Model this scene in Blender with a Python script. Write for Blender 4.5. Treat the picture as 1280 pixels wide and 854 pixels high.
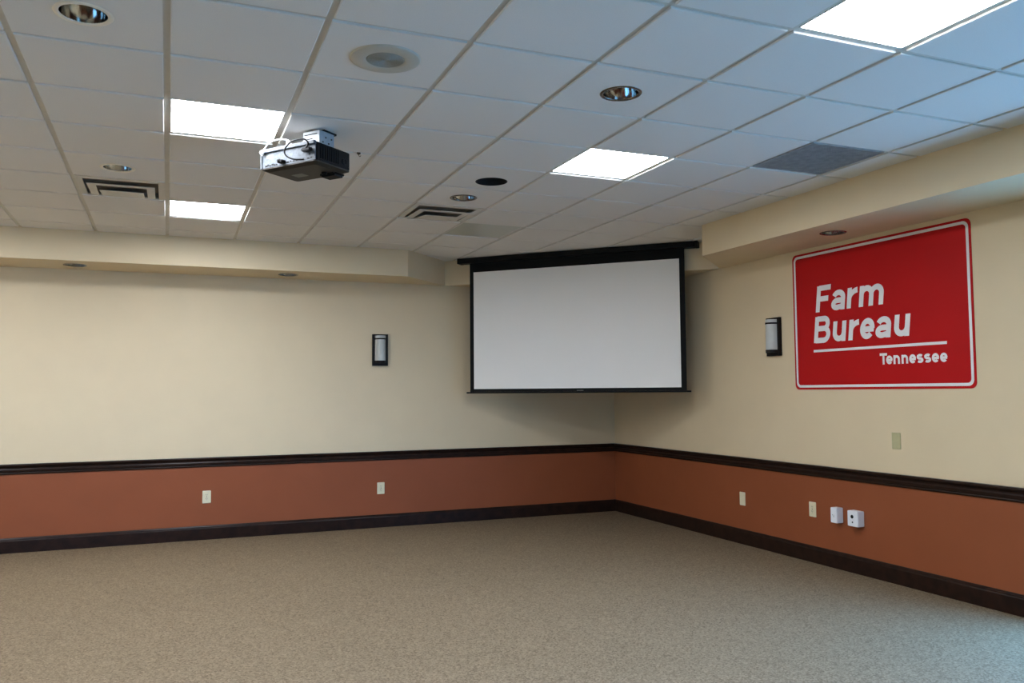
import bpy, bmesh, math
from mathutils import Vector, Matrix

for o in list(bpy.data.objects):
    bpy.data.objects.remove(o, do_unlink=True)
scene = bpy.context.scene
COL = scene.collection

# ------------------------------------------------------------------ camera
CAM_H = 1.4814
F_PX, YAW, PITCH, ROLL = 1039.96, 0.3922, 0.0601, -0.0075
fw = Vector((math.sin(YAW) * math.cos(PITCH), math.cos(YAW) * math.cos(PITCH), math.sin(PITCH)))
rt = Vector((math.cos(YAW), -math.sin(YAW), 0))
up = rt.cross(fw)
rt2 = rt * math.cos(ROLL) + up * math.sin(ROLL)
up2 = up * math.cos(ROLL) - rt * math.sin(ROLL)
cam_data = bpy.data.cameras.new('camera')
cam = bpy.data.objects.new('camera', cam_data)
COL.objects.link(cam)
cam.matrix_world = Matrix(((rt2.x, up2.x, -fw.x, 0), (rt2.y, up2.y, -fw.y, 0), (rt2.z, up2.z, -fw.z, CAM_H), (0, 0, 0, 1)))
cam_data.sensor_fit = 'HORIZONTAL'
cam_data.sensor_width = 36.0
cam_data.lens = F_PX / 1280 * 36.0
cam_data.clip_start = 0.05
scene.camera = cam

# ------------------------------------------------------------------ light and exposure
vs = scene.view_settings
vs.view_transform = 'Standard'
vs.look = 'None'
vs.gamma = 1.0
vs.use_curve_mapping = False
vs.exposure = 1.04
SKY_COL, SKY_STR = (0.18, 0.51, 1.0), 10.3
TROFFER_COL, TROFFER_STR = (0.93, 0.98, 1.07), 20.0
world = bpy.data.worlds.new('sky')
scene.world = world
world.use_nodes = True
bg = world.node_tree.nodes['Background']
bg.inputs[0].default_value = (*SKY_COL, 1)
bg.inputs[1].default_value = SKY_STR

# ------------------------------------------------------------------ room measures (metres)
T = 0.6096                       # ceiling module
GX, GY = -0.0279, 3.923          # grid origin
HC = 2.9907                      # tile face
ZS = 2.7080                      # underside of soffit
YW, XW = 9.1247, 5.1475          # back wall, right wall
YS, XS = 8.5128, 4.5016          # soffit faces
XL, YF = GX - 5 * T, -2.80            # left wall, front wall (behind the camera)
DIAG = 12.068                    # x + y of the diagonal soffit face in the corner
NA, NB = YS - 2.334, 6.31 - XS   # y - x of the two returns of the screen niche
WAIN = 0.785                     # paint line behind the chair rail

# ------------------------------------------------------------------ helpers
def srgb(r, g, b):
    return tuple((c / 255 / 12.92) if c / 255 <= 0.04045 else ((c / 255 + 0.055) / 1.055) ** 2.4 for c in (r, g, b))

def mat(name, color, rough=0.5, metal=0.0, noise=None, bump=None, spec=0.5, coat=0.0, emit=None):
    """noise=(scale, second colour, detail)  bump=(scale, strength, distance)"""
    m = bpy.data.materials.new(name)
    m.use_nodes = True
    nt = m.node_tree
    b = nt.nodes['Principled BSDF']
    b.inputs['Base Color'].default_value = (*color, 1)
    b.inputs['Roughness'].default_value = rough
    b.inputs['Metallic'].default_value = metal
    b.inputs['Specular IOR Level'].default_value = spec
    b.inputs['Coat Weight'].default_value = coat
    tc = nt.nodes.new('ShaderNodeTexCoord')
    if noise:
        n = nt.nodes.new('ShaderNodeTexNoise')
        n.inputs['Scale'].default_value = noise[0]
        n.inputs['Detail'].default_value = noise[2] if len(noise) > 2 else 3
        r = nt.nodes.new('ShaderNodeValToRGB')
        r.color_ramp.elements[0].position = 0.35
        r.color_ramp.elements[1].position = 0.65
        r.color_ramp.elements[0].color = (*color, 1)
        r.color_ramp.elements[1].color = (*noise[1], 1)
        nt.links.new(tc.outputs['Object'], n.inputs['Vector'])
        nt.links.new(n.outputs['Fac'], r.inputs['Fac'])
        nt.links.new(r.outputs['Color'], b.inputs['Base Color'])
    if bump:
        n2 = nt.nodes.new('ShaderNodeTexNoise')
        n2.inputs['Scale'].default_value = bump[0]
        n2.inputs['Detail'].default_value = 3
        bp = nt.nodes.new('ShaderNodeBump')
        bp.inputs['Strength'].default_value = bump[1]
        bp.inputs['Distance'].default_value = bump[2]
        nt.links.new(tc.outputs['Object'], n2.inputs['Vector'])
        nt.links.new(n2.outputs['Fac'], bp.inputs['Height'])
        nt.links.new(bp.outputs['Normal'], b.inputs['Normal'])
    if emit:
        b.inputs['Emission Color'].default_value = (*emit[0], 1)
        b.inputs['Emission Strength'].default_value = emit[1]
    return m

def dim(c, k):
    return tuple(x * k for x in c)

CREAM = (0.70, 0.57, 0.37)
TERRA = (0.275, 0.079, 0.031)
M = {}
M['cream'] = mat('cream_paint', CREAM, 0.6, noise=(3.0, dim(CREAM, 0.97)), bump=(260, 0.08, 0.002))
M['terra'] = mat('terracotta_paint', TERRA, 0.5, noise=(3.0, dim(TERRA, 0.94)), bump=(260, 0.08, 0.002), spec=0.2)
M['wood'] = mat('espresso_wood', (0.024, 0.011, 0.007), 0.33, noise=(14, (0.014, 0.007, 0.005)), spec=0.16)
M['tile'] = mat('ceiling_tile', (0.77, 0.75, 0.705), 0.9, noise=(220, (0.73, 0.71, 0.67), 4), bump=(320, 0.25, 0.002), spec=0.2)
M['grid'] = mat('grid_paint', (0.60, 0.57, 0.50), 0.5, noise=(20, (0.57, 0.54, 0.47)))
M['white_metal'] = mat('white_enamel', (0.72, 0.71, 0.67), 0.4, noise=(30, (0.69, 0.68, 0.64)))
M['vent'] = mat('vent_enamel', (0.62, 0.59, 0.53), 0.45, noise=(30, (0.58, 0.55, 0.49)))
M['ring'] = mat('cream_enamel', (0.86, 0.79, 0.66), 0.4, noise=(30, (0.82, 0.75, 0.62)))
M['dark'] = mat('dark_void', (0.010, 0.010, 0.010), 0.9, noise=(9, (0.014, 0.013, 0.012)))
M['plenum'] = mat('plenum_grey', (0.05, 0.05, 0.05), 0.9, noise=(4, (0.04, 0.04, 0.04)))
M['black'] = mat('black_satin', (0.004, 0.004, 0.004), 0.5, noise=(40, (0.005, 0.005, 0.005)), spec=0.15)
M['black_fabric'] = mat('black_masking', (0.005, 0.005, 0.005), 0.85, noise=(90, (0.007, 0.007, 0.007)), spec=0.2)
M['screen'] = mat('matte_white_screen', (0.82, 0.80, 0.76), 0.75, noise=(2, (0.81, 0.79, 0.75)), spec=0.2)
M['chrome'] = mat('specular_reflector', (0.55, 0.54, 0.52), 0.10, 1.0, noise=(6, (0.50, 0.49, 0.47)))
M['dark_chrome'] = mat('dark_chrome', (0.22, 0.20, 0.18), 0.25, 1.0, noise=(12, (0.18, 0.17, 0.16)))
M['bronze'] = mat('dark_bronze', (0.010, 0.007, 0.006), 0.5, noise=(30, (0.012, 0.008, 0.007)), spec=0.15)
M['frost'] = mat('frosted_glass', (0.52, 0.53, 0.50), 0.35, noise=(8, (0.49, 0.50, 0.47)), spec=0.3)
M['almond'] = mat('almond_plastic', (0.74, 0.67, 0.46), 0.35, noise=(25, (0.72, 0.65, 0.445)))
M['olive'] = mat('aged_ivory_plastic', (0.46, 0.42, 0.23), 0.45, noise=(25, (0.44, 0.40, 0.22)))
M['white_plastic'] = mat('white_plastic', (0.82, 0.83, 0.86), 0.35, noise=(25, (0.80, 0.81, 0.84)))
M['red'] = mat('red_sign', (0.46, 0.006, 0.007), 0.5, noise=(3, (0.44, 0.006, 0.007)), spec=0.15)
M['sign_white'] = mat('sign_white', (0.80, 0.79, 0.78), 0.4, noise=(6, (0.78, 0.77, 0.76)))
M['proj_grey'] = mat('projector_grey', (0.105, 0.118, 0.135), 0.5, noise=(60, (0.07, 0.08, 0.09)), spec=0.2)
M['proj_black'] = mat('projector_black', (0.005, 0.005, 0.006), 0.6, noise=(50, (0.006, 0.006, 0.006)), spec=0.12)
M['proj_base'] = mat('projector_base', (0.030, 0.026, 0.020), 0.5, noise=(50, (0.026, 0.022, 0.017)), spec=0.2)
M['label_grey'] = mat('label_grey', (0.14, 0.14, 0.12), 0.5, noise=(60, (0.12, 0.12, 0.10)))
M['vent_inside'] = mat('vent_inside', (0.26, 0.22, 0.18), 0.8, noise=(12, (0.20, 0.17, 0.14)))
M['mount'] = mat('mount_paint', (0.40, 0.41, 0.42), 0.5, noise=(30, (0.36, 0.37, 0.38)), spec=0.2)
M['egg'] = mat('eggcrate_grey', (0.44, 0.45, 0.46), 0.5, noise=(20, (0.33, 0.34, 0.35)))
M['speaker'] = mat('speaker_ivory', (0.50, 0.48, 0.41), 0.5, noise=(20, (0.48, 0.46, 0.39)))
M['speaker_mesh'] = mat('speaker_mesh', (0.34, 0.34, 0.30), 0.6, noise=(600, (0.24, 0.24, 0.21)))
M['unlit'] = mat('unlit_acrylic', (0.46, 0.47, 0.39), 0.3, noise=(120, (0.44, 0.45, 0.37)))
M['lit'] = mat('lit_acrylic', (0.8, 0.8, 0.8), 0.4, noise=(60, (0.79, 0.79, 0.79)), emit=(TROFFER_COL, TROFFER_STR))
M['ground'] = mat('concrete_apron', (0.42, 0.42, 0.41), 0.9, noise=(2, (0.36, 0.36, 0.35)))
M['alu'] = mat('window_aluminium', (0.25, 0.22, 0.19), 0.4, 0.0, noise=(10, (0.23, 0.20, 0.17)))

def carpet_material():
    m = bpy.data.materials.new('loop_carpet')
    m.use_nodes = True
    nt = m.node_tree
    b = nt.nodes['Principled BSDF']
    b.inputs['Roughness'].default_value = 0.95
    b.inputs['Specular IOR Level'].default_value = 0.15
    tc = nt.nodes.new('ShaderNodeTexCoord')
    L = nt.links.new
    v = nt.nodes.new('ShaderNodeTexVoronoi'); v.inputs['Scale'].default_value = 120       # loops of yarn
    sp = nt.nodes.new('ShaderNodeSeparateColor')
    n1 = nt.nodes.new('ShaderNodeTexNoise'); n1.inputs['Scale'].default_value = 60; n1.inputs['Detail'].default_value = 4; n1.inputs['Roughness'].default_value = 0.7
    ad = nt.nodes.new('ShaderNodeMix'); ad.inputs['Factor'].default_value = 0.45
    r1 = nt.nodes.new('ShaderNodeValToRGB')
    e = r1.color_ramp.elements
    e[0].position = 0.15; e[0].color = (0.112, 0.081, 0.047, 1)
    e[1].position = 0.85; e[1].color = (0.275, 0.210, 0.136, 1)
    x = e.new(0.5); x.color = (0.187, 0.139, 0.086, 1)
    n2 = nt.nodes.new('ShaderNodeTexNoise'); n2.inputs['Scale'].default_value = 1.3; n2.inputs['Detail'].default_value = 2
    mx = nt.nodes.new('ShaderNodeMix'); mx.data_type = 'RGBA'; mx.blend_type = 'MULTIPLY'
    mr = nt.nodes.new('ShaderNodeMapRange'); mr.inputs['To Min'].default_value = 0.93; mr.inputs['To Max'].default_value = 1.05
    bp = nt.nodes.new('ShaderNodeBump'); bp.inputs['Strength'].default_value = 0.15; bp.inputs['Distance'].default_value = 0.002
    for q in (v, n1, n2): L(tc.outputs['Object'], q.inputs['Vector'])
    L(v.outputs['Color'], sp.inputs[0])
    L(sp.outputs[0], ad.inputs['A']); L(n1.outputs['Fac'], ad.inputs['B'])
    L(ad.outputs['Result'], r1.inputs['Fac']); L(n2.outputs['Fac'], mr.inputs['Value'])
    mx.inputs['Factor'].default_value = 1.0
    L(r1.outputs['Color'], mx.inputs[6]); L(mr.outputs['Result'], mx.inputs[7])
    L(mx.outputs[2], b.inputs['Base Color'])
    L(v.outputs['Distance'], bp.inputs['Height']); L(bp.outputs['Normal'], b.inputs['Normal'])
    return m
M['carpet'] = carpet_material()

def glass_material():
    m = bpy.data.materials.new('window_glass')
    m.use_nodes = True
    nt = m.node_tree
    nt.nodes.clear()
    out = nt.nodes.new('ShaderNodeOutputMaterial')
    tr = nt.nodes.new('ShaderNodeBsdfTransparent'); tr.inputs[0].default_value = (0.93, 0.96, 0.97, 1)
    gl = nt.nodes.new('ShaderNodeBsdfGlossy'); gl.inputs['Roughness'].default_value = 0.02
    fr = nt.nodes.new('ShaderNodeFresnel'); fr.inputs[0].default_value = 1.45
    mx = nt.nodes.new('ShaderNodeMixShader')
    nt.links.new(fr.outputs[0], mx.inputs[0]); nt.links.new(tr.outputs[0], mx.inputs[1])
    nt.links.new(gl.outputs[0], mx.inputs[2]); nt.links.new(mx.outputs[0], out.inputs[0])
    return m
M['glass'] = glass_material()

def obj(name, bm, material, parent=None, smooth=False):
    me = bpy.data.meshes.new(name)
    bmesh.ops.recalc_face_normals(bm, faces=bm.faces)
    bm.to_mesh(me)
    bm.free()
    mats = material if isinstance(material, (list, tuple)) else [material]
    for k in mats:
        me.materials.append(M[k])
    if smooth:
        for p in me.polygons:
            p.use_smooth = True
    o = bpy.data.objects.new(name, me)
    COL.objects.link(o)
    if parent is not None:
        o.parent = parent
    return o

def tag(o, label=None, cat=None, group=None, kind=None):
    if label: o['label'] = label
    if cat: o['category'] = cat
    if group: o['group'] = group
    if kind: o['kind'] = kind
    return o

def thing(name, label, cat, loc=(0, 0, 0), rot=None, group=None):
    o = bpy.data.objects.new(name, None)
    COL.objects.link(o)
    o.empty_display_size = 0.1
    if rot is not None:
        o.matrix_world = Matrix.Translation(loc) @ rot.to_4x4()
    else:
        o.location = loc
    return tag(o, label, cat, group)

def box(bm, x0, x1, y0, y1, z0, z1, mi=0):
    v = [bm.verts.new((x, y, z)) for z in (z0, z1) for y in (y0, y1) for x in (x0, x1)]
    for idx in ((0, 2, 3, 1), (4, 5, 7, 6), (0, 1, 5, 4), (2, 6, 7, 3), (0, 4, 6, 2), (1, 3, 7, 5)):
        f = bm.faces.new([v[i] for i in idx])
        f.material_index = mi
    return v

def mkbox(name, material, parent, *dims, bevel=0.0, seg=2):
    bm = bmesh.new()
    box(bm, *dims)
    if bevel:
        bmesh.ops.bevel(bm, geom=list(bm.edges), offset=bevel, segments=seg, affect='EDGES', profile=0.5)
    return obj(name, bm, material, parent)

def circle_pts(cx, cy, r, n=40):
    return [(cx + r * math.cos(2 * math.pi * i / n), cy + r * math.sin(2 * math.pi * i / n)) for i in range(n)]

def rrect(w, h, r, n=6):
    """rounded rectangle outline centred at 0"""
    pts = []
    for cx, cy, a0 in ((w / 2 - r, h / 2 - r, 0), (-w / 2 + r, h / 2 - r, 90), (-w / 2 + r, -h / 2 + r, 180), (w / 2 - r, -h / 2 + r, 270)):
        for i in range(n + 1):
            a = math.radians(a0 + 90 * i / n)
            pts.append((cx + r * math.cos(a), cy + r * math.sin(a)))
    return pts

def prism(bm, outer, holes, z0, z1, mi=0):
    """extruded polygon with round holes"""
    for z in (z0, z1):
        edges = []
        for loop in [outer] + list(holes):
            vs_ = [bm.verts.new((p[0], p[1], z)) for p in loop]
            edges += [bm.edges.new((vs_[i], vs_[(i + 1) % len(vs_)])) for i in range(len(vs_))]
        if holes:
            bmesh.ops.triangle_fill(bm, edges=edges, use_beauty=True)
        else:
            f = bm.faces.new([e.verts[0] for e in edges])
    for loop in [outer] + list(holes):
        a = [bm.verts.new((p[0], p[1], z0)) for p in loop]
        b = [bm.verts.new((p[0], p[1], z1)) for p in loop]
        for i in range(len(loop)):
            j = (i + 1) % len(loop)
            bm.faces.new((a[i], a[j], b[j], b[i]))
    bmesh.ops.remove_doubles(bm, verts=bm.verts, dist=1e-5)

def lathe(bm, prof, n=40, axis_z=True, a0=0.0, a1=2 * math.pi):
    """revolve (r, z) profile around z"""
    full = abs(a1 - a0 - 2 * math.pi) < 1e-6
    cnt = n if full else n + 1
    rings = []
    for r, z in prof:
        rings.append([bm.verts.new((r * math.cos(a0 + (a1 - a0) * i / n), r * math.sin(a0 + (a1 - a0) * i / n), z)) for i in range(cnt)])
    for k in range(len(rings) - 1):
        for i in range(n):
            j = (i + 1) % cnt
            bm.faces.new((rings[k][i], rings[k][j], rings[k + 1][j], rings[k + 1][i]))
    return rings

def tube(bm, pts, r, n=8):
    """round tube along a smooth (Catmull-Rom) path"""
    P = [Vector(p) for p in pts]
    path = []
    for i in range(len(P) - 1):
        p0, p1, p2, p3 = P[max(i - 1, 0)], P[i], P[i + 1], P[min(i + 2, len(P) - 1)]
        for s in range(6):
            t = s / 6
            path.append(0.5 * ((2 * p1) + (p2 - p0) * t + (2 * p0 - 5 * p1 + 4 * p2 - p3) * t * t + (3 * p1 - p0 - 3 * p2 + p3) * t ** 3))
    path.append(P[-1])
    rings = []
    for i, p in enumerate(path):
        d = (path[min(i + 1, len(path) - 1)] - path[max(i - 1, 0)]).normalized()
        a = d.orthogonal().normalized() if i == 0 else (prev - d * prev.dot(d)).normalized()
        prev = a
        b = d.cross(a)
        rings.append([bm.verts.new(p + r * (a * math.cos(2 * math.pi * k / n) + b * math.sin(2 * math.pi * k / n))) for k in range(n)])
    for q in range(len(rings) - 1):
        for k in range(n):
            j = (k + 1) % n
            bm.faces.new((rings[q][k], rings[q][j], rings[q + 1][j], rings[q + 1][k]))
    bm.faces.new(rings[0]); bm.faces.new(rings[-1])

def clip(poly, a, b, c):
    """keep a*x + b*y <= c"""
    out = []
    for i in range(len(poly)):
        p, q = poly[i], poly[(i + 1) % len(poly)]
        dp, dq = a * p[0] + b * p[1] - c, a * q[0] + b * q[1] - c
        if dp <= 0: out.append(p)
        if dp * dq < 0:
            t = dp / (dp - dq)
            out.append((p[0] + (q[0] - p[0]) * t, p[1] + (q[1] - p[1]) * t))
    return out

def area(poly):
    return abs(sum(poly[i][0] * poly[(i + 1) % len(poly)][1] - poly[(i + 1) % len(poly)][0] * poly[i][1] for i in range(len(poly)))) / 2

def ceiling_pieces(poly):
    """the part of a plan polygon inside the grid ceiling (room minus soffits plus screen niche)"""
    res = []
    base = clip(clip(clip(poly, 1, 1, DIAG), -1, 0, -XL), 0, -1, -YF)
    if not base: return res
    a = clip(clip(base, 1, 0, XS), 0, 1, YS) if base else []
    niche = clip(base, -1, 1, NA) if base else []
    niche = clip(niche, 1, -1, -NB) if niche else []
    b = clip(niche, 0, -1, -YS) if niche else []
    c = clip(niche, -1, 0, -XS) if niche else []
    for p in (a, b, c):
        if len(p) >= 3 and area(p) > 2e-4: res.append(p)
    return res

# ------------------------------------------------------------------ the setting: floor, walls, soffits
def struct(o):
    o['kind'] = 'structure'
    return o

bm = bmesh.new(); box(bm, XL, XW, YF, YW, -0.12, 0.0)
struct(obj('floor', bm, 'carpet'))

WT = 0.15
def wall_panel(name, u0, u1, axis, pos, outward, openings=()):
    """wall along axis ('x' or 'y') with its room face at pos; openings are (u0, u1, z0, z1)"""
    bm = bmesh.new()
    us = sorted({u0, u1, *[o[0] for o in openings], *[o[1] for o in openings]})
    zs_ = sorted({-0.12, WAIN, HC + 0.6, *[o[2] for o in openings], *[o[3] for o in openings]})
    lo, hi = sorted((pos, pos + outward * WT))
    for i in range(len(us) - 1):
        for k in range(len(zs_) - 1):
            uc, zc_ = (us[i] + us[i + 1]) / 2, (zs_[k] + zs_[k + 1]) / 2
            if any(o[0] < uc < o[1] and o[2] < zc_ < o[3] for o in openings): continue
            mi = 1 if zc_ < WAIN else 0
            if axis == 'x': box(bm, us[i], us[i + 1], lo, hi, zs_[k], zs_[k + 1], mi)
            else: box(bm, lo, hi, us[i], us[i + 1], zs_[k], zs_[k + 1], mi)
    return struct(obj(name, bm, ['cream', 'terra']))

WIN_R = [(-0.40, 3.60, 0.10, 2.30)]
WIN_F = [(-2.6, -1.0, 0.60, 2.30)]
wall_panel('wall_back', XL - WT, XW + WT, 'x', YW, 1)
wall_panel('wall_right', YF - WT, YW, 'y', XW, 1, WIN_R)
wall_panel('wall_left', YF - WT, YW, 'y', XL, -1)
wall_panel('wall_front', XL, XW, 'x', YF, -1, WIN_F)

def build_window(n, axis, pos, outward, o, cols):
    u0, u1, z0, z1 = o
    p0, p1 = sorted((pos + outward * 0.03, pos + outward * 0.10))
    bm = bmesh.new()
    def seg(a0, a1, b0, b1):
        if axis == 'x': box(bm, a0, a1, p0, p1, b0, b1)
        else: box(bm, p0, p1, a0, a1, b0, b1)
    w = 0.05
    seg(u0, u1, z0, z0 + w); seg(u0, u1, z1 - w, z1)
    for k in range(cols + 1):
        c = u0 + w / 2 + (u1 - u0 - w) * k / cols
        seg(c - w / 2, c + w / 2, z0 + w, z1 - w)
    win = struct(obj('window_%d' % n, bm, 'alu'))
    pm = (p0 + p1) / 2
    for k in range(cols):
        a0 = u0 + w / 2 + (u1 - u0 - w) * k / cols + w / 2
        a1 = u0 + w / 2 + (u1 - u0 - w) * (k + 1) / cols - w / 2
        bm = bmesh.new()
        q = [(a0, z0 + w), (a1, z0 + w), (a1, z1 - w), (a0, z1 - w)]
        bm.faces.new([bm.verts.new((u, pm, z) if axis == 'x' else (pm, u, z)) for u, z in q])
        obj('pane', bm, 'glass', win)
    # daylight sampling portal filling the opening
    ld = bpy.data.lights.new('window_portal', 'AREA')
    ld.shape = 'RECTANGLE'; ld.size = u1 - u0; ld.size_y = z1 - z0
    ld.cycles.is_portal = True
    lo = bpy.data.objects.new('window_portal', ld)
    COL.objects.link(lo)
    c = (u0 + u1) / 2, pos + outward * 0.13, (z0 + z1) / 2
    lo.location = c if axis == 'x' else (c[1], c[0], c[2])
    d = Vector((0, -outward, 0)) if axis == 'x' else Vector((-outward, 0, 0))
    lo.rotation_euler = d.to_track_quat('-Z', 'Y').to_euler()

build_window(1, 'y', XW, 1, WIN_R[0], 4)
for k, w_ in enumerate(WIN_F):
    build_window(2 + k, 'x', YF, -1, w_, 2)

# ground outside the windows, two pieces clear of the building
bm = bmesh.new()
box(bm, XW + WT + 0.01, 30, -30, 30, -0.4, -0.2)
box(bm, -30, XW + WT, -30, YF - WT - 0.01, -0.4, -0.2)
struct(obj('ground', bm, 'ground'))

# soffits
def soffit(outer, holes):
    bm = bmesh.new()
    prism(bm, outer, [circle_pts(x, y, 0.088) for x, y in holes], ZS, HC + 0.35)
    return struct(obj('ceiling_soffit', bm, 'cream'))
AX = YS - NA
SOFF_L = [(-0.83, 8.80), (1.137, 8.80)]
SOFF_R = [(4.81, 5.016), (4.81, 3.05), (4.81, 1.08)]
cx0 = DIAG - YW                       # where the diagonal meets the back wall
cy0 = DIAG - XW                       # where it meets the right wall
soffit([(XL, YS), (AX, YS), (cx0, YW), (XL, YW)], SOFF_L)
soffit([(XS, YF), (XW, YF), (XW, cy0), (XS, XS + NB)], SOFF_R)
soffit([(cx0, YW), (XW, cy0), (XW, YW)], [])

# mouldings: profile swept along a wall, mitred in the corner
RAIL = [(0.0, 0.733), (0.010, 0.735), (0.014, 0.745), (0.012, 0.752), (0.020, 0.760), (0.022, 0.778), (0.017, 0.788), (0.019, 0.800), (0.034, 0.812), (0.038, 0.822), (0.034, 0.832), (0.0, 0.832)]
BASE = [(0.0, 0.0), (0.016, 0.0), (0.016, 0.112), (0.013, 0.120), (0.013, 0.128), (0.006, 0.139), (0.0, 0.141)]
def moulding(name, prof, axis, pos, sgn, u0, u1, m0, m1):
    """sgn: direction into the room; m0/m1: mitre factor at the ends"""
    bm = bmesh.new()
    ends = []
    for u, m in ((u0, m0), (u1, m1)):
        ends.append([bm.verts.new((u + m * d, pos + sgn * d, z) if axis == 'x' else (pos + sgn * d, u + m * d, z)) for d, z in prof])
    n = len(prof)
    for i in range(n):
        j = (i + 1) % n
        bm.faces.new((ends[0][i], ends[0][j], ends[1][j], ends[1][i]))
    bm.faces.new(ends[0]); bm.faces.new(ends[1])
    return struct(obj(name, bm, 'wood'))
moulding('trim_1', RAIL, 'x', YW, -1, XL, XW, 1, -1)
moulding('trim_2', RAIL, 'y', XW, -1, WIN_R[0][1] + 0.01, YW, 0, -1)
moulding('trim_3', RAIL, 'y', XL, 1, YF, YW, 1, -1)
moulding('baseboard_back', BASE, 'x', YW, -1, XL, XW, 1, -1)
moulding('baseboard_right', BASE, 'y', XW, -1, WIN_R[0][1] + 0.01, YW, 0, -1)
moulding('baseboard_left', BASE, 'y', XL, 1, YF, YW, 1, -1)
moulding('baseboard_front', BASE, 'x', YF, 1, XL, XW, 1, -1)

# ------------------------------------------------------------------ grid ceiling
bm = bmesh.new()
box(bm, XL, XW, YF, YW, HC + 0.40, HC + 0.50)
ceiling = struct(obj('ceiling', bm, 'plenum'))

def cell_xy(i, j):
    return GX + T * (i + 0.5), GY + T * (j + 0.5)

LIT = [(0, 1), (0, 5), (4, 1), (4, -3), (0, -3), (-4, 1), (-4, 5), (-4, -3)]
UNLIT = [(4, 5)]
VENTS = [(-1, 4), (3, 4)]
RETURN = (6, 0)
DOWN = {(-1, -1): 'white', (-1, 3): 'white', (3, -1): 'dark', (3, 3): 'dark'}
SPEAKER = (1, -1)
HOLE_C = (2.129, 5.512)
tile_holes = {c: [(*cell_xy(*c), 0.094)] for c in DOWN}
tile_holes[SPEAKER] = [(*cell_xy(*SPEAKER), 0.125)]
tile_holes[(3, 2)] = [(*HOLE_C, 0.112)]
skip = set(LIT) | set(UNLIT) | set(VENTS) | {RETURN}

GAP = 0.015          # half of the reveal between two tile faces
REV = 0.010          # reveal height between tile face and grid flange
h = T / 2 - GAP
bm = bmesh.new()
c_ = 0.004
rings = []
for s, z in ((h - c_, 0), (h, c_ * 0.7), (h, 0.018)):
    rings.append([bm.verts.new((x * s, y * s, z)) for x, y in ((-1, -1), (1, -1), (1, 1), (-1, 1))])
bm.faces.new(rings[0])
for k in range(2):
    for i in range(4):
        j = (i + 1) % 4
        bm.faces.new((rings[k][i], rings[k][j], rings[k + 1][j], rings[k + 1][i]))
first_tile = None
ncol = range(-5, 9)
nrow = range(-11, 9)
full_mesh = None
for i in ncol:
    for j in nrow:
        if (i, j) in skip: continue
        x0, y0 = GX + T * i, GY + T * j
        sq = [(x0 + GAP, y0 + GAP), (x0 + T - GAP, y0 + GAP), (x0 + T - GAP, y0 + T - GAP), (x0 + GAP, y0 + T - GAP)]
        pcs = ceiling_pieces(sq)
        if not pcs: continue
        whole = len(pcs) == 1 and abs(area(pcs[0]) - area(sq)) < 1e-6
        if whole and (i, j) not in tile_holes:
            if full_mesh is None:
                t = obj('tile', bm, 'tile', ceiling)
                full_mesh = t.data
            else:
                t = bpy.data.objects.new('tile', full_mesh)
                COL.objects.link(t)
                t.parent = ceiling
            t.location = (*cell_xy(i, j), HC)
        else:
            b2 = bmesh.new()
            for p in pcs:
                hl = [circle_pts(*q, 48) for q in tile_holes.get((i, j), [])]
                b3 = bmesh.new()
                prism(b3, p, hl, HC, HC + 0.018)
                tmp = bpy.data.meshes.new('tmp'); b3.to_mesh(tmp); b3.free()
                b2.from_mesh(tmp); bpy.data.meshes.remove(tmp)
            obj('tile', b2, 'tile', ceiling)

def grid_bar(poly):
    pcs = ceiling_pieces(poly)
    if not pcs: return
    b2 = bmesh.new()
    for p in pcs:
        b3 = bmesh.new()
        prism(b3, p, [], HC + REV, HC + 0.030)
        tmp = bpy.data.meshes.new('tmp'); b3.to_mesh(tmp); b3.free()
        b2.from_mesh(tmp); bpy.data.meshes.remove(tmp)
    obj('grid_bar', b2, 'grid', ceiling)
FW = 0.0158
for i in range(-5, 10):
    x = GX + T * i
    grid_bar([(x - FW, YF), (x + FW, YF), (x + FW, YW), (x - FW, YW)])
for j in range(-11, 10):
    y = GY + T * j
    # cross tees sit a hair above the main runners where they meet
    pcs = ceiling_pieces([(XL, y - FW), (XW, y - FW), (XW, y + FW), (XL, y + FW)])
    if not pcs: continue
    b2 = bmesh.new()
    for p in pcs:
        b3 = bmesh.new()
        prism(b3, p, [], HC + REV + 0.0006, HC + 0.0295)
        tmp = bpy.data.meshes.new('tmp'); b3.to_mesh(tmp); b3.free()
        b2.from_mesh(tmp); bpy.data.meshes.remove(tmp)
    obj('grid_bar', b2, 'grid', ceiling)

# ------------------------------------------------------------------ ceiling fixtures
def square_ring(bm, ho, hi, z0, z1):
    o_ = [(-ho, -ho), (ho, -ho), (ho, ho), (-ho, ho)]
    i_ = [(-hi, -hi), (hi, -hi), (hi, hi), (-hi, hi)]
    prism(bm, o_, [i_], z0, z1)

def troffer(c, lit, label, group=None):
    t = thing('troffer_light', label, 'ceiling light', (*cell_xy(*c), HC), group=group)
    bm = bmesh.new(); square_ring(bm, 0.2885, 0.2815, 0.0085, 0.05); obj('frame', bm, 'white_metal', t)
    bm = bmesh.new(); box(bm, -0.2812, 0.2812, -0.2812, 0.2812, 0.0075, 0.012)
    obj('diffuser', bm, 'lit' if lit else 'unlit', t)
    bm = bmesh.new(); box(bm, -0.287, 0.287, -0.287, 0.287, 0.0502, 0.12); obj('housing', bm, 'white_metal', t)
    return t
troffer((0, 1), True, 'lit square ceiling light panel right beside the hanging projector')
troffer((0, 5), True, 'lit square ceiling light panel nearest the soffit of the sconce wall without sign')
troffer((4, 1), True, 'lit square ceiling light panel between the black ceiling hole and the grey return grille')
troffer((4, -3), True, 'lit square ceiling panel out beyond the return grille, beside no other fixture')
troffer((4, 5), False, 'unlit greenish square ceiling panel in front of the projection screen')
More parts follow.
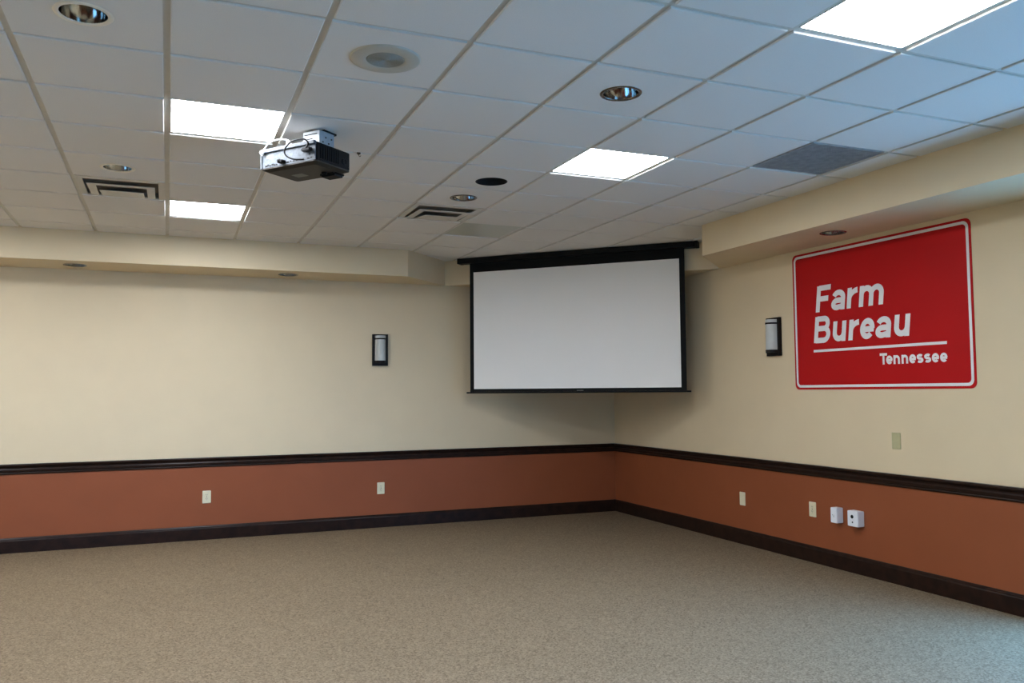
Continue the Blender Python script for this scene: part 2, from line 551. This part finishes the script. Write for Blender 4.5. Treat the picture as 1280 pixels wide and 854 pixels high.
for c in LIT[4:]:
    troffer(c, True, 'lit square ceiling light panel over the part of the room behind the projector', 'lit panels out of the picture')

def downlight(x, y, z, r, kind, label, group=None, depth=0.13):
    t = thing('recessed_downlight', label, 'downlight', (x, y, z), group=group)
    ro = 0.110 if kind == 'white' else 0.107
    if r < 0.09: ro = 0.102
    ri = r - 0.006
    bm = bmesh.new()
    rr = lathe(bm, [(ri, 0.012), (ri, -0.001), (ri + 0.003, -0.004), (ro - 0.003, -0.004), (ro, -0.0002), (ri, 0.012)][:5], 48)
    obj('trim_ring', bm, 'ring' if kind == 'white' else 'dark_chrome', t, True)
    bm = bmesh.new()
    prof = []
    for k in range(13):
        s = k / 12
        prof.append((ri * (1 - 0.42 * s ** 1.7), 0.0 + depth * s))
    lathe(bm, prof, 56)
    obj('reflector', bm, 'chrome', t, True)
    bm = bmesh.new()
    rt_ = prof[-1][0]
    rings = lathe(bm, [(rt_ + 0.002, depth - 0.002), (rt_ + 0.002, depth + 0.04)], 32)
    bm.faces.new(rings[-1])
    obj('socket_cap', bm, 'dark', t)
    bm = bmesh.new()
    rings = lathe(bm, [(0.022, depth + 0.035), (0.024, depth), (0.036, depth - 0.03), (0.036, depth - 0.045), (0.020, depth - 0.055)], 24)
    bm.faces.new(rings[-1])
    obj('lamp', bm, 'frost', t, True)
    return t
DL = {(-1, -1): 'white-rimmed round downlight two tiles from the ivory ceiling speaker',
      (-1, 3): 'small white-rimmed round downlight right beside a square air vent, blue glints inside',
      (3, -1): 'dark-rimmed chrome downlight alone in a tile near the big lit panel',
      (3, 3): 'dark-rimmed chrome downlight between black ceiling hole and square air vent'}
for c, kind in DOWN.items():
    downlight(*cell_xy(*c), HC, 0.094, kind, DL[c])
for k, (x, y) in enumerate(SOFF_L):
    downlight(x, y, ZS, 0.088, 'dark', ['small downlight under the soffit far from the screen, above a plain cream wall',
              'small downlight under the soffit, close to the wall sconce beside the screen'][k])
for k, (x, y) in enumerate(SOFF_R):
    downlight(x, y, ZS, 0.088, 'dark', ['small downlight under the soffit directly above the red sign', 'small soffit downlight near the tall window', 'small soffit downlight above the tall window'][k])

# the black opening
t = thing('ceiling_opening', 'black empty round hole in a ceiling tile beside a chrome downlight', 'opening', (*HOLE_C, HC))
bm = bmesh.new()
rr = lathe(bm, [(0.1105, 0.001), (0.1105, 0.16)], 48); bm.faces.new(rr[-1])
obj('liner', bm, 'dark', t)
bm = bmesh.new(); lathe(bm, [(0.1105, 0.002), (0.1105, -0.0015), (0.115, -0.0015), (0.116, -0.0002)], 48)
obj('rim', bm, 'black', t)

# ceiling speaker
t = thing('ceiling_speaker', 'round ivory ceiling speaker with a darker mesh centre', 'speaker', (*cell_xy(*SPEAKER), HC))
bm = bmesh.new(); lathe(bm, [(0.159, -0.0005), (0.157, -0.006), (0.150, -0.009), (0.096, -0.011), (0.088, -0.008), (0.086, -0.004), (0.086, 0.0)], 56)
obj('bezel', bm, 'speaker', t, True)
bm = bmesh.new()
prof = [(0.087, -0.005)]
for k in range(9):
    r0 = 0.082 - k * 0.009
    prof += [(r0, -0.0095), (r0 - 0.003, -0.0095), (r0 - 0.0045, -0.007), (r0 - 0.0075, -0.007)]
prof += [(0.001, -0.009)]
lathe(bm, prof, 40)
obj('mesh_grille', bm, 'speaker_mesh', t)
bm = bmesh.new(); rr = lathe(bm, [(0.120, 0.0), (0.118, 0.09)], 32); bm.faces.new(rr[-1]); obj('back_can', bm, 'dark', t)

# supply diffusers: stepped three-way louvres
def vent(c, label):
    x, y = cell_xy(*c)
    t = thing('air_vent', label, 'air vent', (x, y, HC))
    H_ = 0.2885
    bm = bmesh.new()
    prism(bm, [(-H_, -H_), (H_, -H_), (H_, H_), (-H_, H_)], [[(-0.246, -0.230), (0.246, -0.230), (0.246, 0.275), (-0.246, 0.275)]], 0.002, 0.012)
    obj('face_frame', bm, 'vent', t)
    YB = 0.272                                           # back edge, level with the frame
    def tilt(y, yf, drop):                               # plates drop at the front and rise to the frame at the back
        return -0.001 - drop * (YB - y) / (YB - yf)
    def plate(name, xo, yf, xi, yi, drop, th=0.003):
        """U-shaped blade, or a full plate when xi is None"""
        bm = bmesh.new()
        pts = [(-xo, YB), (-xo, yf), (xo, yf), (xo, YB)]
        if xi is not None: inn = [(-xi, YB), (-xi, yi), (xi, yi), (xi, YB)]
        lv = []
        for dz in (0, th):
            a = [bm.verts.new((x_, y_, tilt(y_, yf, drop) + dz)) for x_, y_ in pts]
            if xi is None:
                bm.faces.new(a)
            else:
                b = [bm.verts.new((x_, y_, tilt(y_, yf, drop) + dz)) for x_, y_ in inn]
                for q in range(3): bm.faces.new((a[q], a[q + 1], b[q + 1], b[q]))
                lv.append((a, b)); continue
            lv.append((a,))
        for k in range(len(lv[0])):
            for q in range(3 if xi is not None else 4):
                r_ = (q + 1) % 4
                bm.faces.new((lv[0][k][q], lv[0][k][r_], lv[1][k][r_], lv[1][k][q]))
        return obj(name, bm, 'vent', t)
    plate('louvre', 0.222, -0.165, 0.168, -0.100, 0.014)
    plate('centre_plate', 0.146, -0.062, None, None, 0.036)
    bm = bmesh.new(); prism(bm, [(-0.26, -0.245), (0.26, -0.245), (0.26, 0.281), (-0.26, 0.281)], [[(-0.25, -0.235), (0.25, -0.235), (0.25, 0.277), (-0.25, 0.277)]], 0.0125, 0.045)
    box(bm, -0.26, 0.26, -0.245, 0.281, 0.045, 0.055)
    obj('duct_box', bm, 'vent_inside', t)
    return t
vent((-1, 4), 'square stepped air vent beside a white-rimmed downlight')
vent((3, 4), 'square stepped air vent near the unlit panel before the screen')

# return grille: egg-crate
t = thing('return_grille', 'grey egg-crate return air grille beside the soffit above the sign', 'air grille', (*cell_xy(*RETURN), HC))
bm = bmesh.new(); square_ring(bm, 0.2885, 0.281, 0.002, 0.014); obj('frame', bm, 'egg', t)
bm = bmesh.new()
N = 44
for k in range(1, N):
    p = -0.281 + 0.562 * k / N
    box(bm, p - 0.0007, p + 0.0007, -0.281, 0.281, 0.004, 0.0135)
    box(bm, -0.281, 0.281, p - 0.0007, p + 0.0007, 0.0042, 0.0133)
tag(obj('egg_crate_core', bm, 'egg', t), kind='stuff')
bm = bmesh.new()
prism(bm, [(-0.287, -0.287), (0.287, -0.287), (0.287, 0.287), (-0.287, 0.287)], [circle_pts(0.0, 0.0, 0.13)], 0.06, 0.065)
obj('backing_plate', bm, 'plenum', t)
bm = bmesh.new(); rr = lathe(bm, [(0.131, 0.066), (0.131, 0.2)], 32); bm.faces.new(rr[-1]); obj('duct_collar', bm, 'dark', t)

# small ceiling hook
t = thing('ceiling_hook', 'tiny dark metal hook at a ceiling grid joint near the projector', 'hook', (1.092, 5.152, HC))
bm = bmesh.new(); rr = lathe(bm, [(0.012, 0.009), (0.012, -0.003), (0.004, -0.006)], 16); bm.faces.new(rr[-1]); obj('plate', bm, 'dark_chrome', t)
bm = bmesh.new(); tube(bm, [(0, 0, -0.005), (0.001, 0, -0.014), (0.008, 0, -0.018), (0.013, 0, -0.012)], 0.002, 6); obj('hook', bm, 'dark_chrome', t)

# ------------------------------------------------------------------ projector
PZ = CAM_H + 1.26
ang = math.radians(38.5)
rot = Matrix.Rotation(ang - math.pi / 2, 3, 'Z')     # local +y points to the screen
t = thing('ceiling_projector', 'black and grey video projector hanging from the ceiling', 'projector', (0.712, 4.788, PZ), rot)
W2, D2, PH = 0.203, 0.143, 0.118
bm = bmesh.new(); box(bm, -W2, W2, -D2 + 0.006, D2, 0.012, PH)
bmesh.ops.bevel(bm, geom=[e for e in bm.edges], offset=0.006, segments=2, affect='EDGES')
body = obj('body', bm, 'proj_black', t)
for k in range(9):                                    # side cooling fins
    y = -0.105 + k * 0.018
    mkbox('cooling_fin', 'proj_black', body, W2, W2 + 0.004, y, y + 0.009, 0.030, PH - 0.012)
for k in range(9):
    y = -0.105 + k * 0.018
    mkbox('cooling_fin', 'proj_black', body, -W2 - 0.004, -W2, y, y + 0.009, 0.030, PH - 0.012)
bm = bmesh.new(); rr = lathe(bm, [(0.020, 0.0), (0.020, 0.004), (0.014, 0.005), (0.012, 0.002)], 24); bm.faces.new(rr[-1])
bmesh.ops.rotate(bm, verts=bm.verts, cent=(0, 0, 0), matrix=Matrix.Rotation(math.pi / 2, 3, 'Y'))
bmesh.ops.translate(bm, verts=bm.verts, vec=(W2 + 0.0005, 0.092, 0.055)); obj('speaker_port', bm, 'proj_black', body)
# bottom shell, chamfered
bm = bmesh.new()
lo_ = rrect(2 * W2 - 0.05, 2 * D2 - 0.05, 0.02); hi_ = rrect(2 * W2 + 0.004, 2 * D2 + 0.004, 0.02)
va = [bm.verts.new((*p, -0.004)) for p in lo_]; vb = [bm.verts.new((*p, 0.008)) for p in hi_]; vc = [bm.verts.new((*p, 0.014)) for p in hi_]
bm.faces.new(va); bm.faces.new(vc)
for i in range(len(lo_)):
    j = (i + 1) % len(lo_)
    bm.faces.new((va[i], va[j], vb[j], vb[i])); bm.faces.new((vb[i], vb[j], vc[j], vc[i]))
shell = obj('bottom_shell', bm, 'proj_base', t)
mkbox('rating_label', 'label_grey', shell, -0.10, -0.02, -0.015, 0.045, -0.0052, -0.0041)
bm = bmesh.new()
box(bm, 0.045, 0.165, 0.055, D2 + 0.006, -0.020, 0.010)
bmesh.ops.bevel(bm, geom=[e for e in bm.edges], offset=0.012, segments=2, affect='EDGES')
obj('lens_shroud', bm, 'proj_black', t)
bm = bmesh.new(); rr = lathe(bm, [(0.040, 0.0), (0.040, 0.022), (0.034, 0.024), (0.030, 0.012), (0.001, 0.016)], 32)
bmesh.ops.rotate(bm, verts=bm.verts, cent=(0, 0, 0), matrix=Matrix.Rotation(-math.pi / 2, 3, 'X'))
bmesh.ops.translate(bm, verts=bm.verts, vec=(0.105, D2, 0.055)); obj('lens', bm, 'black', t, True)
bm = bmesh.new(); rr = lathe(bm, [(0.016, -0.003), (0.016, -0.014), (0.012, -0.016), (0.009, -0.012)], 20); bm.faces.new(rr[-1])
bmesh.ops.translate(bm, verts=bm.verts, vec=(0.105, 0.035, 0)); obj('foot', bm, 'black', t)
# rear connector panel
pan = mkbox('rear_panel', 'proj_grey', t, -W2 + 0.010, W2 - 0.004, -D2 - 0.001, -D2 + 0.0055, 0.016, PH - 0.018)
mkbox('top_lip', 'proj_grey', t, -W2, W2 - 0.004, -D2 - 0.012, -D2 + 0.010, PH - 0.017, PH + 0.004, bevel=0.003)
mkbox('side_strip', 'proj_grey', t, -W2 - 0.001, -W2 + 0.007, -D2 - 0.008, -D2 + 0.006, 0.012, PH - 0.016)
ports = [(-0.165, 0.022), (-0.150, 0.026), (-0.135, 0.022), (-0.115, 0.026), (-0.100, 0.022), (-0.085, 0.022), (0.000, 0.024), (0.020, 0.026), (0.045, 0.024), (0.066, 0.024), (0.090, 0.024), (0.115, 0.024), (0.150, 0.024), (0.172, 0.026), (0.160, 0.046)]
for k, (px, pz) in enumerate(ports):
    w = 0.005 if k % 3 else 0.008
    mkbox('port', 'black', pan, px - w, px + w, -D2 - 0.003, -D2 - 0.0011, pz, pz + 0.007)
mkbox('port_plate', 'label_grey', pan, -0.165, -0.110, -D2 - 0.0022, -D2 - 0.0011, 0.066, 0.088)
for px, pz, r in ((-0.05, 0.036, 0.013), (-0.028, 0.032, 0.011)):
    bm = bmesh.new(); rr = lathe(bm, [(r, 0.0), (r, 0.020), (r * 0.5, 0.030)], 16); bm.faces.new(rr[-1])
    bmesh.ops.rotate(bm, verts=bm.verts, cent=(0, 0, 0), matrix=Matrix.Rotation(math.pi / 2, 3, 'X'))
    bmesh.ops.translate(bm, verts=bm.verts, vec=(px, -D2 - 0.0012, pz)); obj('plug', bm, 'black', t)
bm = bmesh.new(); box(bm, 0.120, 0.185, -D2 - 0.030, -D2 - 0.0012, 0.062, 0.082)
bmesh.ops.bevel(bm, geom=list(bm.edges), offset=0.005, segments=2, affect='EDGES'); obj('power_plug', bm, 'black', t)
bm = bmesh.new()
tube(bm, [(0.150, -D2 - 0.025, 0.075), (0.185, -D2 - 0.040, 0.095), (0.160, -D2 - 0.05, 0.120), (0.080, -D2 - 0.055, 0.118), (0.030, -D2 - 0.055, 0.085), (0.030, -D2 - 0.05, 0.050), (0.075, -D2 - 0.04, 0.024), (0.130, -D2 - 0.014, 0.020)], 0.0045)
obj('black_cable', bm, 'black', t)
bm = bmesh.new()
tube(bm, [(-0.185, -D2 - 0.014, 0.085), (-0.165, -D2 - 0.022, 0.112), (-0.125, -D2 - 0.018, 0.150), (-0.07, -D2, 0.166), (-0.02, -D2 + 0.02, 0.158), (0.0, -D2 + 0.03, 0.125)], 0.0035)
obj('white_cable', bm, 'white_plastic', t)
mkbox('cable_clip', 'white_plastic', t, -0.014, 0.000, -D2 - 0.004, -D2 + 0.010, PH + 0.004, PH + 0.030, bevel=0.002)
bm = bmesh.new(); lathe(bm, [(0.010, -0.008), (0.014, 0), (0.010, 0.008), (0.006, 0), (0.010, -0.008)], 16)
bmesh.ops.translate(bm, verts=bm.verts, vec=(-0.180, -D2 - 0.022, PH - 0.018)); obj('cable_tie', bm, 'white_plastic', t)
# ceiling mount
MZ = HC - PZ
mx, my = 0.035, 0.075
mt = mkbox('mount_bracket', 'mount', t, mx - 0.062, mx + 0.062, my - 0.072, my + 0.052, PH + 0.030, MZ - 0.012, bevel=0.003)
mkbox('ceiling_plate', 'black', t, mx - 0.03, mx + 0.06, my - 0.03, my + 0.075, MZ - 0.0115, MZ - 0.0005)
mkbox('slot', 'dark', mt, mx - 0.052, mx + 0.045, my - 0.0735, my - 0.0722, MZ - 0.034, MZ - 0.029)
mkbox('slot', 'dark', mt, mx - 0.050, mx + 0.010, my - 0.0735, my - 0.0722, MZ - 0.060, MZ - 0.055)
for k in range(4):
    mkbox('bolt', 'dark_chrome', mt, mx + 0.0622, mx + 0.067, my - 0.05 + k * 0.024, my - 0.042 + k * 0.024, PH + 0.05 + (k % 2) * 0.03, PH + 0.058 + (k % 2) * 0.03)
mkbox('base_plate', 'mount', t, mx - 0.085, mx + 0.085, my - 0.110, my + 0.062, PH + 0.016, PH + 0.0298, bevel=0.002)
for sx in (-0.07, 0.07):
    for sy in (-0.09, 0.045):
        bm = bmesh.new(); rr = lathe(bm, [(0.008, PH - 0.0005), (0.008, PH + 0.0155)], 12)
        bm.faces.new(rr[0]); bm.faces.new(rr[-1])
        bmesh.ops.translate(bm, verts=bm.verts, vec=(mx + sx, my + sy, 0)); obj('standoff', bm, 'dark_chrome', t)

# ------------------------------------------------------------------ projection screen across the corner
# local x runs along the screen, local y into the corner, z up; origin on the x + y = const line of the fabric
CF = 11.93
ux = Vector((1, -1, 0)).normalized(); uy = Vector((1, 1, 0)).normalized()
smid = (-4.008 - 1.593) / 2
org = ux * smid + uy * (CF / math.sqrt(2))
rot = Matrix(((ux.x, uy.x, 0), (ux.y, uy.y, 0), (0, 0, 1)))
t = thing('projection_screen', 'large pull-down projection screen hung across the room corner', 'projection screen', (org.x, org.y, 0), rot)
HW = (4.008 - 1.593) / 2
mkbox('housing', 'black', t, -HW - 0.105, HW + 0.105, -0.045, 0.075, HC - 0.062, HC - 0.004, bevel=0.008)
for s in (-1, 1):
    mkbox('end_cap', 'black', t, *sorted((s * (HW + 0.1055), s * (HW + 0.142))), -0.040, 0.070, HC - 0.064, HC - 0.002, bevel=0.004)
mkbox('masking_border', 'black_fabric', t, -HW, HW, -0.001, 0.001, 1.492, HC - 0.0625)
WL, WR = -HW + 0.047, HW - 0.055
mkbox('viewing_surface', 'screen', t, WL, WR, -0.0022, -0.0011, 1.512, 2.824)
wb = mkbox('weight_bar', 'black', t, -HW - 0.042, HW + 0.042, -0.014, 0.014, 1.462, 1.4795, bevel=0.004)
mkbox('bar_clip', 'black', t, -HW, HW, -0.007, 0.007, 1.4796, 1.4985, bevel=0.002)
mkbox('badge', 'label_grey', t, 0.045, 0.118, -0.0086, -0.0072, 1.484, 1.493)

# ------------------------------------------------------------------ red sign
sx_, sz_ = 1.79, 1.192
rot_r = Matrix(((0, 0, -1), (-1, 0, 0), (0, 1, 0)))      # local x: along wall to the right, y: up, z: into the room
t = thing('wall_sign', 'big red wall sign with white Farm Bureau Tennessee lettering', 'sign', (XW, 5.865, 1.479), rot_r)
def shift(pts, dx, dy): return [(x + dx, y + dy) for x, y in pts]
bm = bmesh.new(); prism(bm, shift(rrect(sx_, sz_, 0.045), sx_ / 2, sz_ / 2), [], 0.0002, 0.004); obj('panel', bm, 'red', t)
bm = bmesh.new()
prism(bm, shift(rrect(sx_ - 0.036, sz_ - 0.036, 0.045), sx_ / 2, sz_ / 2), [shift(rrect(sx_ - 0.078, sz_ - 0.078, 0.030), sx_ / 2, sz_ / 2)], 0.0041, 0.0048)
obj('border_line', bm, 'sign_white', t)
bm = bmesh.new(); prism(bm, [(0.236, 0.319), (1.565, 0.319), (1.565, 0.340), (0.236, 0.340)], [], 0.0041, 0.0048); obj('rule_line', bm, 'sign_white', t)

# letters drawn as heavy strokes; each glyph is a list of centre lines in a box of width w, cap height 1
def arc(cx, cy, rx, ry, a0, a1, n=14):
    return [(cx + rx * math.cos(math.radians(a0 + (a1 - a0) * k / n)), cy + ry * math.sin(math.radians(a0 + (a1 - a0) * k / n))) for k in range(n + 1)]

def glyph(ch, w, t, xh):
    """t: stroke width relative to the cap height"""
    g = t / 2
    if ch == 'F': return [[(g, 0), (g, 1)], [(g, 1 - g * 0.85), (w, 1 - g * 0.85)], [(g, 0.50), (w * 0.86, 0.50)]]
    if ch == 'T': return [[(w / 2, 0), (w / 2, 1)], [(0, 1 - g * 0.85), (w, 1 - g * 0.85)]]
    if ch == 'B':
        r1, r2 = 0.5 * (1 - 0.54 - g * 0.85), 0.5 * (0.54 - g * 0.85)
        x1, x2 = w - g - 0.06, w - g
        top = [(g, 1 - g * 0.85)] + arc(x1 - r1, 0.54 + r1, r1, r1, 90, -90) + [(g, 0.54)]
        bot = [(g, 0.54)] + arc(x2 - r2, g * 0.85 + r2, r2, r2, 90, -90) + [(g, g * 0.85)]
        return [[(g, 0), (g, 1)], top, bot]
    if ch == 'r':
        return [[(g, 0), (g, xh)], arc(w + 0.02, xh * 0.45, w + 0.02 - g, xh * 0.55 - g, 180, 96)]
    if ch in 'nm':
        out = [[(g, 0), (g, xh)]]
        k = 1 if ch == 'n' else 2
        span = (w - t) / k
        for q in range(k):
            x0 = g + span * q
            rx = span / 2
            ry = min(rx, 0.30) 
            out.append(arc(x0 + rx, xh - g - ry, rx, ry, 180, 0) + [(x0 + span, 0)])
        return out
    if ch == 'u':
        rx = (w - t) / 2
        ry = min(rx, 0.30)
        return [[(w - g, 0), (w - g, xh)], [(g, xh)] + arc(g + rx, g + ry, rx, ry, 180, 360)]
    if ch == 'e':
        rx, ry = (w - t) / 2, (xh - t) / 2
        cx, cy = w / 2, xh / 2
        m = cy - 0.02
        return [[(g, m), (w - g * 0.3, m)], arc(cx, cy, rx, ry, -2, 180) + arc(cx, cy, rx, ry, 180, 318)[1:]]
    if ch == 'a':
        rx = (w - t) / 2
        bh = xh * 0.60                               # top of the bowl
        ry = (bh - t * 0.92) / 2
        bx = rx * 0.82
        return [arc(w / 2, xh - g - 0.20, rx, 0.20, 158, 0) + [(w - g, 0)],
                [(w - g, bh - g * 0.92)] + arc(g + bx, g * 0.92 + ry, bx, ry, 90, 270) + [(w - g, g * 1.35)]]
    if ch == 's':
        rx, r = (w - t) / 2, (xh - t) / 4
        cx = w / 2
        return [arc(cx, xh - g - r, rx, r, 32, 250) + arc(cx, g + r, rx, r, 70, -148)]
    return []

def ribbon(bm, pts, t, fn):
    P = [Vector(p) for p in pts]
    Q = [P[0]]
    for p in P[1:]:
        if (p - Q[-1]).length > 1e-4: Q.append(p)
    P = Q
    L, R_ = [], []
    for k, p in enumerate(P):
        d0 = (p - P[k - 1]).normalized() if k else (P[1] - p).normalized()
        d1 = (P[k + 1] - p).normalized() if k < len(P) - 1 else d0
        n0, n1 = Vector((-d0.y, d0.x)), Vector((-d1.y, d1.x))
        m = n0 + n1
        m = m.normalized() if m.length > 0.3 else n0
        ln = t / 2 / max(m.dot(n0), 0.55)
        L.append(bm.verts.new(fn(p + m * ln))); R_.append(bm.verts.new(fn(p - m * ln)))
    for k in range(len(P) - 1):
        bm.faces.new((L[k], L[k + 1], R_[k + 1], R_[k]))

def lettering(letters, base, cap, shear, t_rel, xh):
    """one mesh per letter: (character, left, right)"""
    for k, (ch, x0, x1) in enumerate(letters):
        bm = bmesh.new()
        w = (x1 - x0) / cap
        for q, line in enumerate(glyph(ch, w, t_rel, xh)):
            ribbon(bm, line, t_rel, lambda p, q=q: (x0 + p.x * cap + shear * p.y * cap, base + p.y * cap, 0.0046 + 0.0001 * q))
        for f in bm.faces:
            f.normal_update()
            if f.normal.z < 0: f.normal_flip()
        me = bpy.data.meshes.new('letter')
        bm.to_mesh(me); bm.free()
        me.materials.append(M['sign_white'])
        o = bpy.data.objects.new('letter', me)
        COL.objects.link(o)
        o.parent = t
lettering([('F', 0.274, 0.434), ('a', 0.452, 0.603), ('r', 0.626, 0.738), ('m', 0.756, 1.004)], 0.661, 0.222, 0.12, 0.205, 0.755)
lettering([('B', 0.242, 0.428), ('u', 0.456, 0.602), ('r', 0.634, 0.742), ('e', 0.754, 0.902), ('a', 0.914, 1.064), ('u', 1.094, 1.240)], 0.399, 0.222, 0.12, 0.205, 0.755)
lettering([('T', 0.954, 1.026), ('e', 1.016, 1.078), ('n', 1.086, 1.147), ('n', 1.162, 1.223), ('e', 1.233, 1.295), ('s', 1.301, 1.360), ('s', 1.368, 1.427), ('e', 1.434, 1.496), ('e', 1.504, 1.566)], 0.191, 0.086, 0.0, 0.225, 0.78)

# ------------------------------------------------------------------ wall things; local x right along the wall, y up, z into the room
rot_b = Matrix(((1, 0, 0), (0, 0, -1), (0, 1, 0)))
def on_back(x, z): return (x, YW, z), rot_b
def on_right(y, z): return (XW, y, z), rot_r

def sconce(place, label):
    t = thing('wall_sconce', label, 'wall lamp', *place)
    w, hh = 0.0865, 0.175
    bm = bmesh.new(); box(bm, -w, w, -hh, hh, 0.0005, 0.016); obj('back_plate', bm, 'bronze', t)
    bm = bmesh.new()
    prism(bm, [(-w, -hh), (w, -hh), (w, hh), (-w, hh)], [[(-0.064, -0.122), (0.064, -0.122), (0.064, 0.160), (-0.064, 0.160)]], 0.0161, 0.034)
    obj('frame', bm, 'bronze', t)
    def half(rad, dep, y0, y1, n=20, z0=0.018):
        bm = bmesh.new()
        prof = [(-rad * math.cos(math.pi * i / n), z0 + dep * math.sin(math.pi * i / n)) for i in range(n + 1)]
        a = [bm.verts.new((p[0], y0, p[1])) for p in prof]; b = [bm.verts.new((p[0], y1, p[1])) for p in prof]
        for i in range(n): bm.faces.new((a[i], a[i + 1], b[i + 1], b[i]))
        bm.faces.new(a); bm.faces.new(b); bm.faces.new((a[0], a[-1], b[-1], b[0]))
        return bm
    obj('glass_shade', half(0.061, 0.080, -0.119, 0.158), 'frost', t)
    obj('band', half(0.0625, 0.084, 0.114, 0.130), 'bronze', t)
    obj('bottom_cup', half(0.0625, 0.084, -0.147, -0.1195), 'bronze', t)
    return t
sconce(on_back(2.177, 1.954), 'dark-framed frosted wall sconce on the plain wall beside the screen')
sconce(on_right(6.118, 1.964), 'dark-framed frosted wall sconce between the screen and the red sign')

def plate_base(t, m, w=0.041, hh=0.0635):
    bm = bmesh.new()
    o_ = rrect(2 * w, 2 * hh, 0.006, 3); i_ = rrect(2 * w - 0.008, 2 * hh - 0.008, 0.004, 3)
    a = [bm.verts.new((*p, 0.0004)) for p in o_]; b = [bm.verts.new((*p, 0.004)) for p in o_]; c = [bm.verts.new((*p, 0.0065)) for p in i_]
    for i in range(len(o_)):
        j = (i + 1) % len(o_)
        bm.faces.new((a[i], a[j], b[j], b[i])); bm.faces.new((b[i], b[j], c[j], c[i]))
    bm.faces.new(c); bm.faces.new(a)
    obj('cover_plate', bm, m, t)

def outlet(place, label, m='almond'):
    t = thing('power_outlet', label, 'outlet', *place)
    plate_base(t, m)
    for s in (-1, 1):
        bm = bmesh.new(); prism(bm, shift(rrect(0.034, 0.029, 0.010, 4), 0, s * 0.0195), [], 0.0066, 0.0085)
        rc = obj('receptacle', bm, m, t)
        for x, hgt in ((-0.0065, 0.010), (0.0065, 0.008)):
            mkbox('slot', 'dark', rc, x - 0.0013, x + 0.0013, s * 0.0195 - hgt / 2 + 0.004, s * 0.0195 + hgt / 2 + 0.004, 0.0086, 0.0089)
        mkbox('slot', 'dark', rc, -0.0022, 0.0022, s * 0.0195 - 0.011, s * 0.0195 - 0.0066, 0.0086, 0.0089)
    bm = bmesh.new(); rr = lathe(bm, [(0.0035, 0.0066), (0.003, 0.0078)], 10); bm.faces.new(rr[-1]); obj('screw', bm, 'dark_chrome', t)
    return t
outlet(on_back(0.385, 0.430), 'almond duplex outlet on the terracotta wall, far from the corner')
outlet(on_back(2.193, 0.427), 'almond duplex outlet on the terracotta wall below the sconce beside the screen')
outlet(on_right(5.700, 0.450), 'almond duplex outlet next to the small white wall boxes')

def blank_plate(place, label, m, ports=0):
    t = thing('wall_plate', label, 'wall plate', *place)
    plate_base(t, m)
    for s in (-1, 1):
        bm = bmesh.new(); rr = lathe(bm, [(0.0035, 0.0066), (0.003, 0.0076)], 10); bm.faces.new(rr[-1])
        bmesh.ops.translate(bm, verts=bm.verts, vec=(0, s * 0.042, 0)); obj('screw', bm, m, t)
    for k in range(ports):
        mkbox('jack', 'label_grey', t, -0.008, 0.008, -0.016 + k * 0.020, -0.004 + k * 0.020, 0.0066, 0.0072)
    return t
blank_plate(on_right(6.647, 0.432), 'almond low wall plate on the terracotta wall, nearest the corner beside the sign', 'almond')
blank_plate(on_right(4.781, 1.083), 'olive-ivory blank plate on the cream wall below the red sign', 'olive')

def wall_box(y0, y1, z0, z1, rounded, label):
    """white surface box on the right wall"""
    w, hh, d = (y1 - y0) / 2, (z1 - z0) / 2, 0.070
    t = thing('surface_box', label, 'wall box', *on_right((y0 + y1) / 2, (z0 + z1) / 2))
    bm = bmesh.new(); box(bm, -w, w, -hh, hh, 0.0005, d)
    bmesh.ops.bevel(bm, geom=list(bm.edges), offset=0.004, segments=2, affect='EDGES')
    obj('box_body', bm, 'white_plastic', t)
    return t, w, hh, d
t, w, hh, d = wall_box(5.349, 5.421, 0.384, 0.508, True, 'narrower white surface wall box between the outlet and the box with a black port')
bm = bmesh.new(); tube(bm, [(-0.014, 0.000, d), (-0.011, 0.004, d + 0.0005), (-0.008, -0.002, d)], 0.0016, 5); obj('mark', bm, 'label_grey', t)
mkbox('mark', 'label_grey', t, 0.002, 0.0045, -0.014, 0.004, d + 0.0001, d + 0.0008)
mkbox('mark', 'label_grey', t, -0.003, 0.001, -0.013, -0.009, d + 0.0001, d + 0.0008)
t, w, hh, d = wall_box(5.124, 5.236, 0.384, 0.506, False, 'white surface wall box with a black round port, beside a narrower white box')
bm = bmesh.new(); rr = lathe(bm, [(0.0145, 0.0), (0.0145, 0.0015), (0.0125, 0.0018), (0.0105, 0.0008)], 20); bm.faces.new(rr[-1])
bmesh.ops.translate(bm, verts=bm.verts, vec=(-0.004, 0.016, d + 0.0001)); obj('port', bm, 'black', t)
bm = bmesh.new(); box(bm, -0.007, 0.005, -0.034, -0.022, d + 0.0001, d + 0.0012); obj('jack', bm, 'dark', t)
